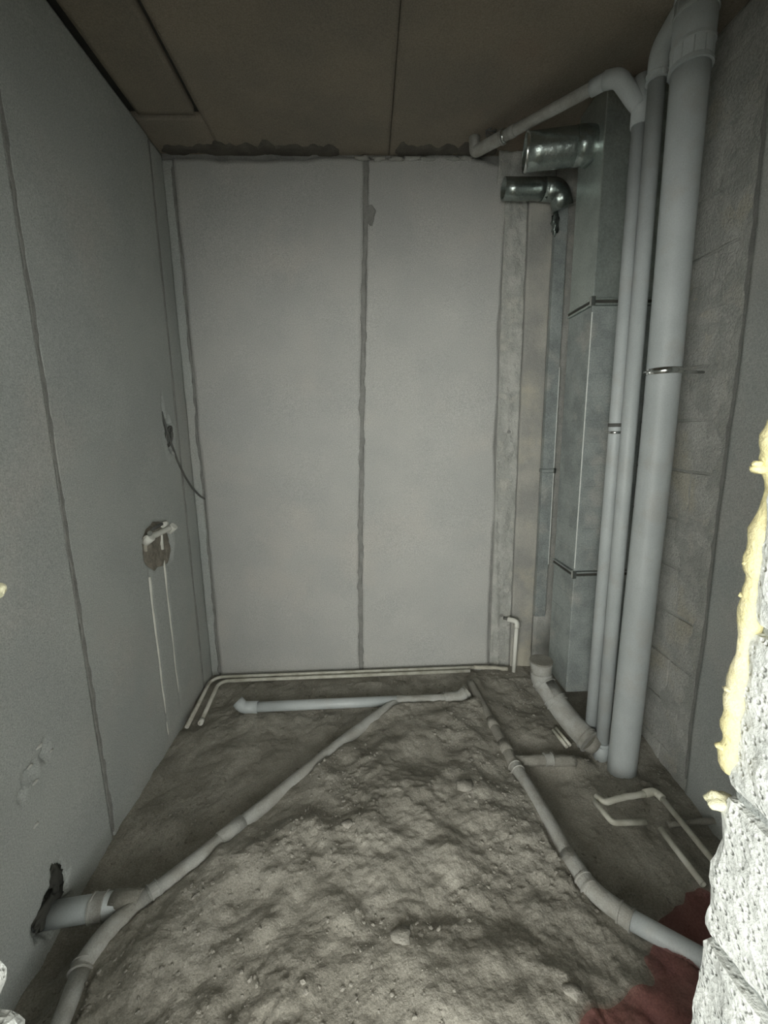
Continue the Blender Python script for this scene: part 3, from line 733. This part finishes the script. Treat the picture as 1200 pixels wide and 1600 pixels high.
te = empty('toilet_outlet', (.88, 1.85, 0), 'thick grey capped waste bend standing on the floor before the air duct', 'pipe')
T0, T1, T2, T3 = Vector((.838, 1.935, .283)), Vector((.842, 1.932, .19)), Vector((.905, 1.785, .085)), Vector((.955, 1.665, .050))
tube('upper_socket', [T0, T0.lerp(T1, .75)], .054, M['pvc_dusty'], te, 0, 32, radii=lambda p: .054 - .012 * max(0, min(1, (.25 - p.z) * 14)))
tube('bend', [T0.lerp(T1, .6), T1, T2, T3], .0505, M['pvc_dusty'], te, .09, 32)
tag(tube('cap', [T0 + Vector((0, 0, .008)), T0 + Vector((0, 0, 0))], .0555, M['pvc_old'], te, 0, 32), 'dusty flat cap')
for a, d in ((T1.lerp(T2, .12), T2 - T1), (T1.lerp(T2, .62), T2 - T1), (T3, T3 - T2)):
    collar('socket_ring', a, d, .0525, .012, M['pvc_dusty'], te, .004)
tube('tail', [T3, T3 + Vector((.025, -.012, -.02))], .046, M['pvc_old'], te, 0, 24)

# ------------------------------------------------------------------ white water pipes
R2 = .0100
p1 = tube('water_pipe', [(.60, 2.325, .030), (-.905, 2.325, .022), (-.940, 2.28, .022), (-.915, 1.90, .018)], R2, M['ppr'], None, .03, 14)
tag(p1, 'white water pipe along the back skirting, nearer the wall of the pair', 'pipe', 'white water pipes')
p2 = tube('water_pipe', [(.57, 2.292, .028), (-.855, 2.287, .020), (-.885, 2.25, .020), (-.860, 1.925, .016)], R2, M['ppr'], None, .03, 14)
tag(p2, 'white water pipe along the back skirting, further from the wall of the pair', 'pipe', 'white water pipes')
tag(tube('end_fitting', [(-.861, 1.955, .016), (-.860, 1.925, .016)], .0125, M['ppr_clean'], p2, 0, 14), 'clean white end cap')
o = tube('water_pipe', [(.60, 2.318, .034), (.72, 2.315, .030), (.80, 2.31, .02)], .011, M['ppr_dirty'], None, .02, 14, jitter=.004, step=.015)
tag(o, 'short cement smeared pipe piece continuing the skirting pipes to the right', 'pipe', 'white water pipes')
vp = empty('water_pipe', (.840, 2.30, 0), 'upright white water pipe with an elbow into the back right pier', 'pipe', 'white water pipes')
tube('pipe', [(.834, 2.303, -.02), (.842, 2.305, .31)], .0110, M['ppr_clean'], vp, 0, 16)
tube('elbow', [(.842, 2.305, .285), (.842, 2.305, .325), (.795, 2.330, .328)], .0148, M['ppr_clean'], vp, .02, 16)
tube('wall_tail', [(.80, 2.327, .328), (.778, 2.350, .327)], .009, M['cable'], vp, 0, 12)
for a, lb in (((.853, 1.765), 'left white pipe stub of the pair under the capped waste bend'), ((.872, 1.775), 'right white pipe stub of the pair under the capped waste bend')):
    dx = a[0]
    tag(tube('pipe_stub', [(dx - .008, a[1] + .01, .022), (dx + .012, a[1] - .09, .010)], .0085, M['ppr'], None, 0, 12, bore=.01), lb, 'pipe', 'pipe stubs under the waste bend')
o = tube('water_pipe', [(.831, 1.375, .022), (.851, 1.283, .022), (.972, 1.281, .020)], R2, M['ppr'], None, .014, 14)
tag(o, 'short L shaped white water pipe on the floor near the right drain', 'pipe', 'white water pipes')
lp_ = empty('water_pipe', (1.0, 1.38, 0), 'long white water pipe that turns and runs beside the right wall to the doorway', 'pipe', 'white water pipes')
tube('pipe', [(.850, 1.400, .020), (.867, 1.366, .024), (.955, 1.386, .024), (1.055, 1.402, .018)], R2 * 1.1, M['ppr'], lp_, .012, 14, jitter=.002, step=.02)
tube('elbow', [(1.045, 1.402, .020), (1.088, 1.408, .024), (1.095, 1.370, .026)], .0145, M['ppr'], lp_, .016, 14)
tube('pipe', [(1.093, 1.385, .026), (1.098, 1.06, .024), (1.10, .72, .02)], R2, M['ppr'], lp_, 0, 14)
o = tube('water_pipe', [(1.008, 1.255, .018), (1.010, 1.060, .022)], R2, M['ppr'], None, 0, 14, bore=.01)
tag(o, 'straight loose white pipe piece parallel to the long one beside the right wall', 'pipe', 'white water pipes')
o = tube('water_pipe', [(1.050, 1.280, .006), (1.245, 1.283, .012)], .010, M['pvc_old'], None, 0, 14, jitter=.003, step=.02)
tag(o, 'dull grey pipe passing under the long white pipe into the right wall', 'pipe')

# ------------------------------------------------------------------ mixer outlets and cable on the left wall
mx = empty('mixer_outlet', (XL, 1.93, .97), 'white shower mixer outlet bracket set in a brown mortar patch on the left wall', 'plumbing fitting')
tube('cross_bar', [(XL + .004, 1.815, .985), (XL + .004, 2.07, .985)], .0135, M['ppr_clean'], mx, 0, 14, jitter=.003, step=.02)
for yy in (1.825, 2.045):
    tube('outlet_elbow', [(XL - .01, yy, .965), (XL + .022, yy, .992)], .0185, M['ppr_clean'], mx, 0, 18, jitter=.002)
tag(tube('outlet_thread', [(XL + .018, 1.818, 1.005), (XL + .03, 1.80, 1.014)], .010, M['steel'], mx, 0, 14), 'shiny metal thread')
tag(tube('outlet_thread', [(XL + .018, 1.845, 1.018), (XL + .020, 1.93, 1.026)], .007, M['cable'], mx, 0, 12), 'dark metal bar')
tube('outlet_plug', [(XL + .018, 1.935, 1.018), (XL + .026, 1.965, 1.024)], .012, M['ppr_clean'], mx, 0, 14)
tube('drop_pipe', [(XL - .002, 1.955, .985), (XL - .004, 1.955, .90)], .0085, M['ppr_clean'], mx, 0, 12)
tube('drop_pipe', [(XL - .004, 1.82, .98), (XL - .008, 1.818, .93)], .0085, M['ppr_dirty'], mx, 0, 12)
for yy, z0, z1, lb in ((1.815, .02, .815, 'white feed pipe sunk in the left wall, left of the pair below the mixer'), (1.955, .08, .845, 'white feed pipe sunk in the left wall, right of the pair below the mixer')):
    zs = np.linspace(z1, z0, 40)
    path = [Vector((XL - .0085 - .0035 * (1 - (z - z0) / (z1 - z0)) + .0042 * mnoise.noise(Vector((yy, 0, z * 11))), yy + .002 * mnoise.noise(Vector((0, yy, z * 4))), z)) for z in zs]
    bm = bmesh.new(); sweep(bm, path, .0100, 12); o = from_bm('feed_pipe', bm, M['ppr_clean'], None, True); tag(o, lb, 'pipe', 'feed pipes sunk in the left wall')
cb = empty('conduit', (XL, 2.15, 1.41), 'coiled dark conduit in a chased hole high on the left wall by the corner', 'conduit')
wp = [Vector((XL - .004 + .012 * math.sin(t), 2.145 + .024 * math.cos(t), 1.425 + .040 * math.sin(t) - .004 * t)) for t in np.linspace(0, 8, 50)]
bm = bmesh.new(); sweep(bm, wp, .006, 8); from_bm('coil', bm, M['cable'], cb, True)
tube('tail', [(XL - .01, 2.11, 1.53), (XL + .003, 2.115, 1.44), (XL + .006, 2.14, 1.38), (XL + .004, 2.19, 1.30), (XL + .004, 2.255, 1.215), (XL + .006, 2.33, 1.14), (XL + .03, 2.362, 1.09), (XL + .055, 2.364, 1.072)], .0052, M['cable'], cb, .03, 8)

# ------------------------------------------------------------------ red film lying over the rubble by the doorway
poly = [(.43, .70), (.50, .775), (.58, .795), (.66, .80), (.72, .87), (.78, .93), (.84, 1.00), (.95, 1.05), (1.04, 1.085), (1.17, 1.05), (1.19, .8), (1.15, .55), (.7, .5), (.45, .52)]
def inpoly(x, y):
    c = False; j = len(poly) - 1
    for i in range(len(poly)):
        xi, yi = poly[i]; xj, yj = poly[j]
        if (yi > y) != (yj > y) and x < (xj - xi) * (y - yi) / (yj - yi) + xi: c = not c
        j = i
    return c
st_ = .0045; xs = np.arange(.42, 1.2, st_); ysn = np.arange(.49, 1.1, st_)
X2, Y2 = np.meshgrid(xs, ysn)
# film follows the bed loosely, with folds
Zs = floor_z(X2, Y2)
Zs = np.maximum(Zs, floor_z(X2 + .02, Y2)); Zs = np.maximum(Zs, floor_z(X2, Y2 + .02))
Zs = Zs + .006 + .010 * np.abs(fbm(X2 * 1.0, Y2 * .6, 18, 2, 91)) + .004 * fbm(X2, Y2, 45, 2, 92)
ok = np.array([[inpoly(x + .05 * float(fbm(np.array(x), np.array(y), 14, 3, 5)), y + .05 * float(fbm(np.array(x), np.array(y), 14, 3, 6))) for x in xs] for y in ysn])
idx = -np.ones(ok.shape, int); V = []
for j in range(len(ysn)):
    for i in range(len(xs)):
        if ok[j, i]: idx[j, i] = len(V); V.append((xs[i], ysn[j], Zs[j, i]))
F = []
for j in range(len(ysn) - 1):
    for i in range(len(xs) - 1):
        q = [idx[j, i], idx[j, i + 1], idx[j + 1, i + 1], idx[j + 1, i]]
        if min(q) >= 0: F.append([int(a) for a in q])
bmf = bmesh.new()
for v in V: bmf.verts.new(v)
bmf.verts.ensure_lookup_table()
for f in F: bmf.faces.new([bmf.verts[i] for i in f])
bmesh.ops.delete(bmf, geom=[v for v in bmf.verts if not v.link_faces], context='VERTS')
for _ in range(10):
    nb = {}
    for v in bmf.verts:
        if v.is_boundary:
            q = [e.other_vert(v).co for e in v.link_edges if e.is_boundary]
            if len(q) == 2: nb[v] = v.co * .4 + (q[0] + q[1]) * .3
    for v, c_ in nb.items(): v.co = c_
me = bpy.data.meshes.new('plastic_film'); bmf.to_mesh(me); bmf.free(); o = link('plastic_film', me, M['film'], None, True)
tag(o, 'crumpled dusty red plastic film on the rubble beside the doorway jamb', 'film')
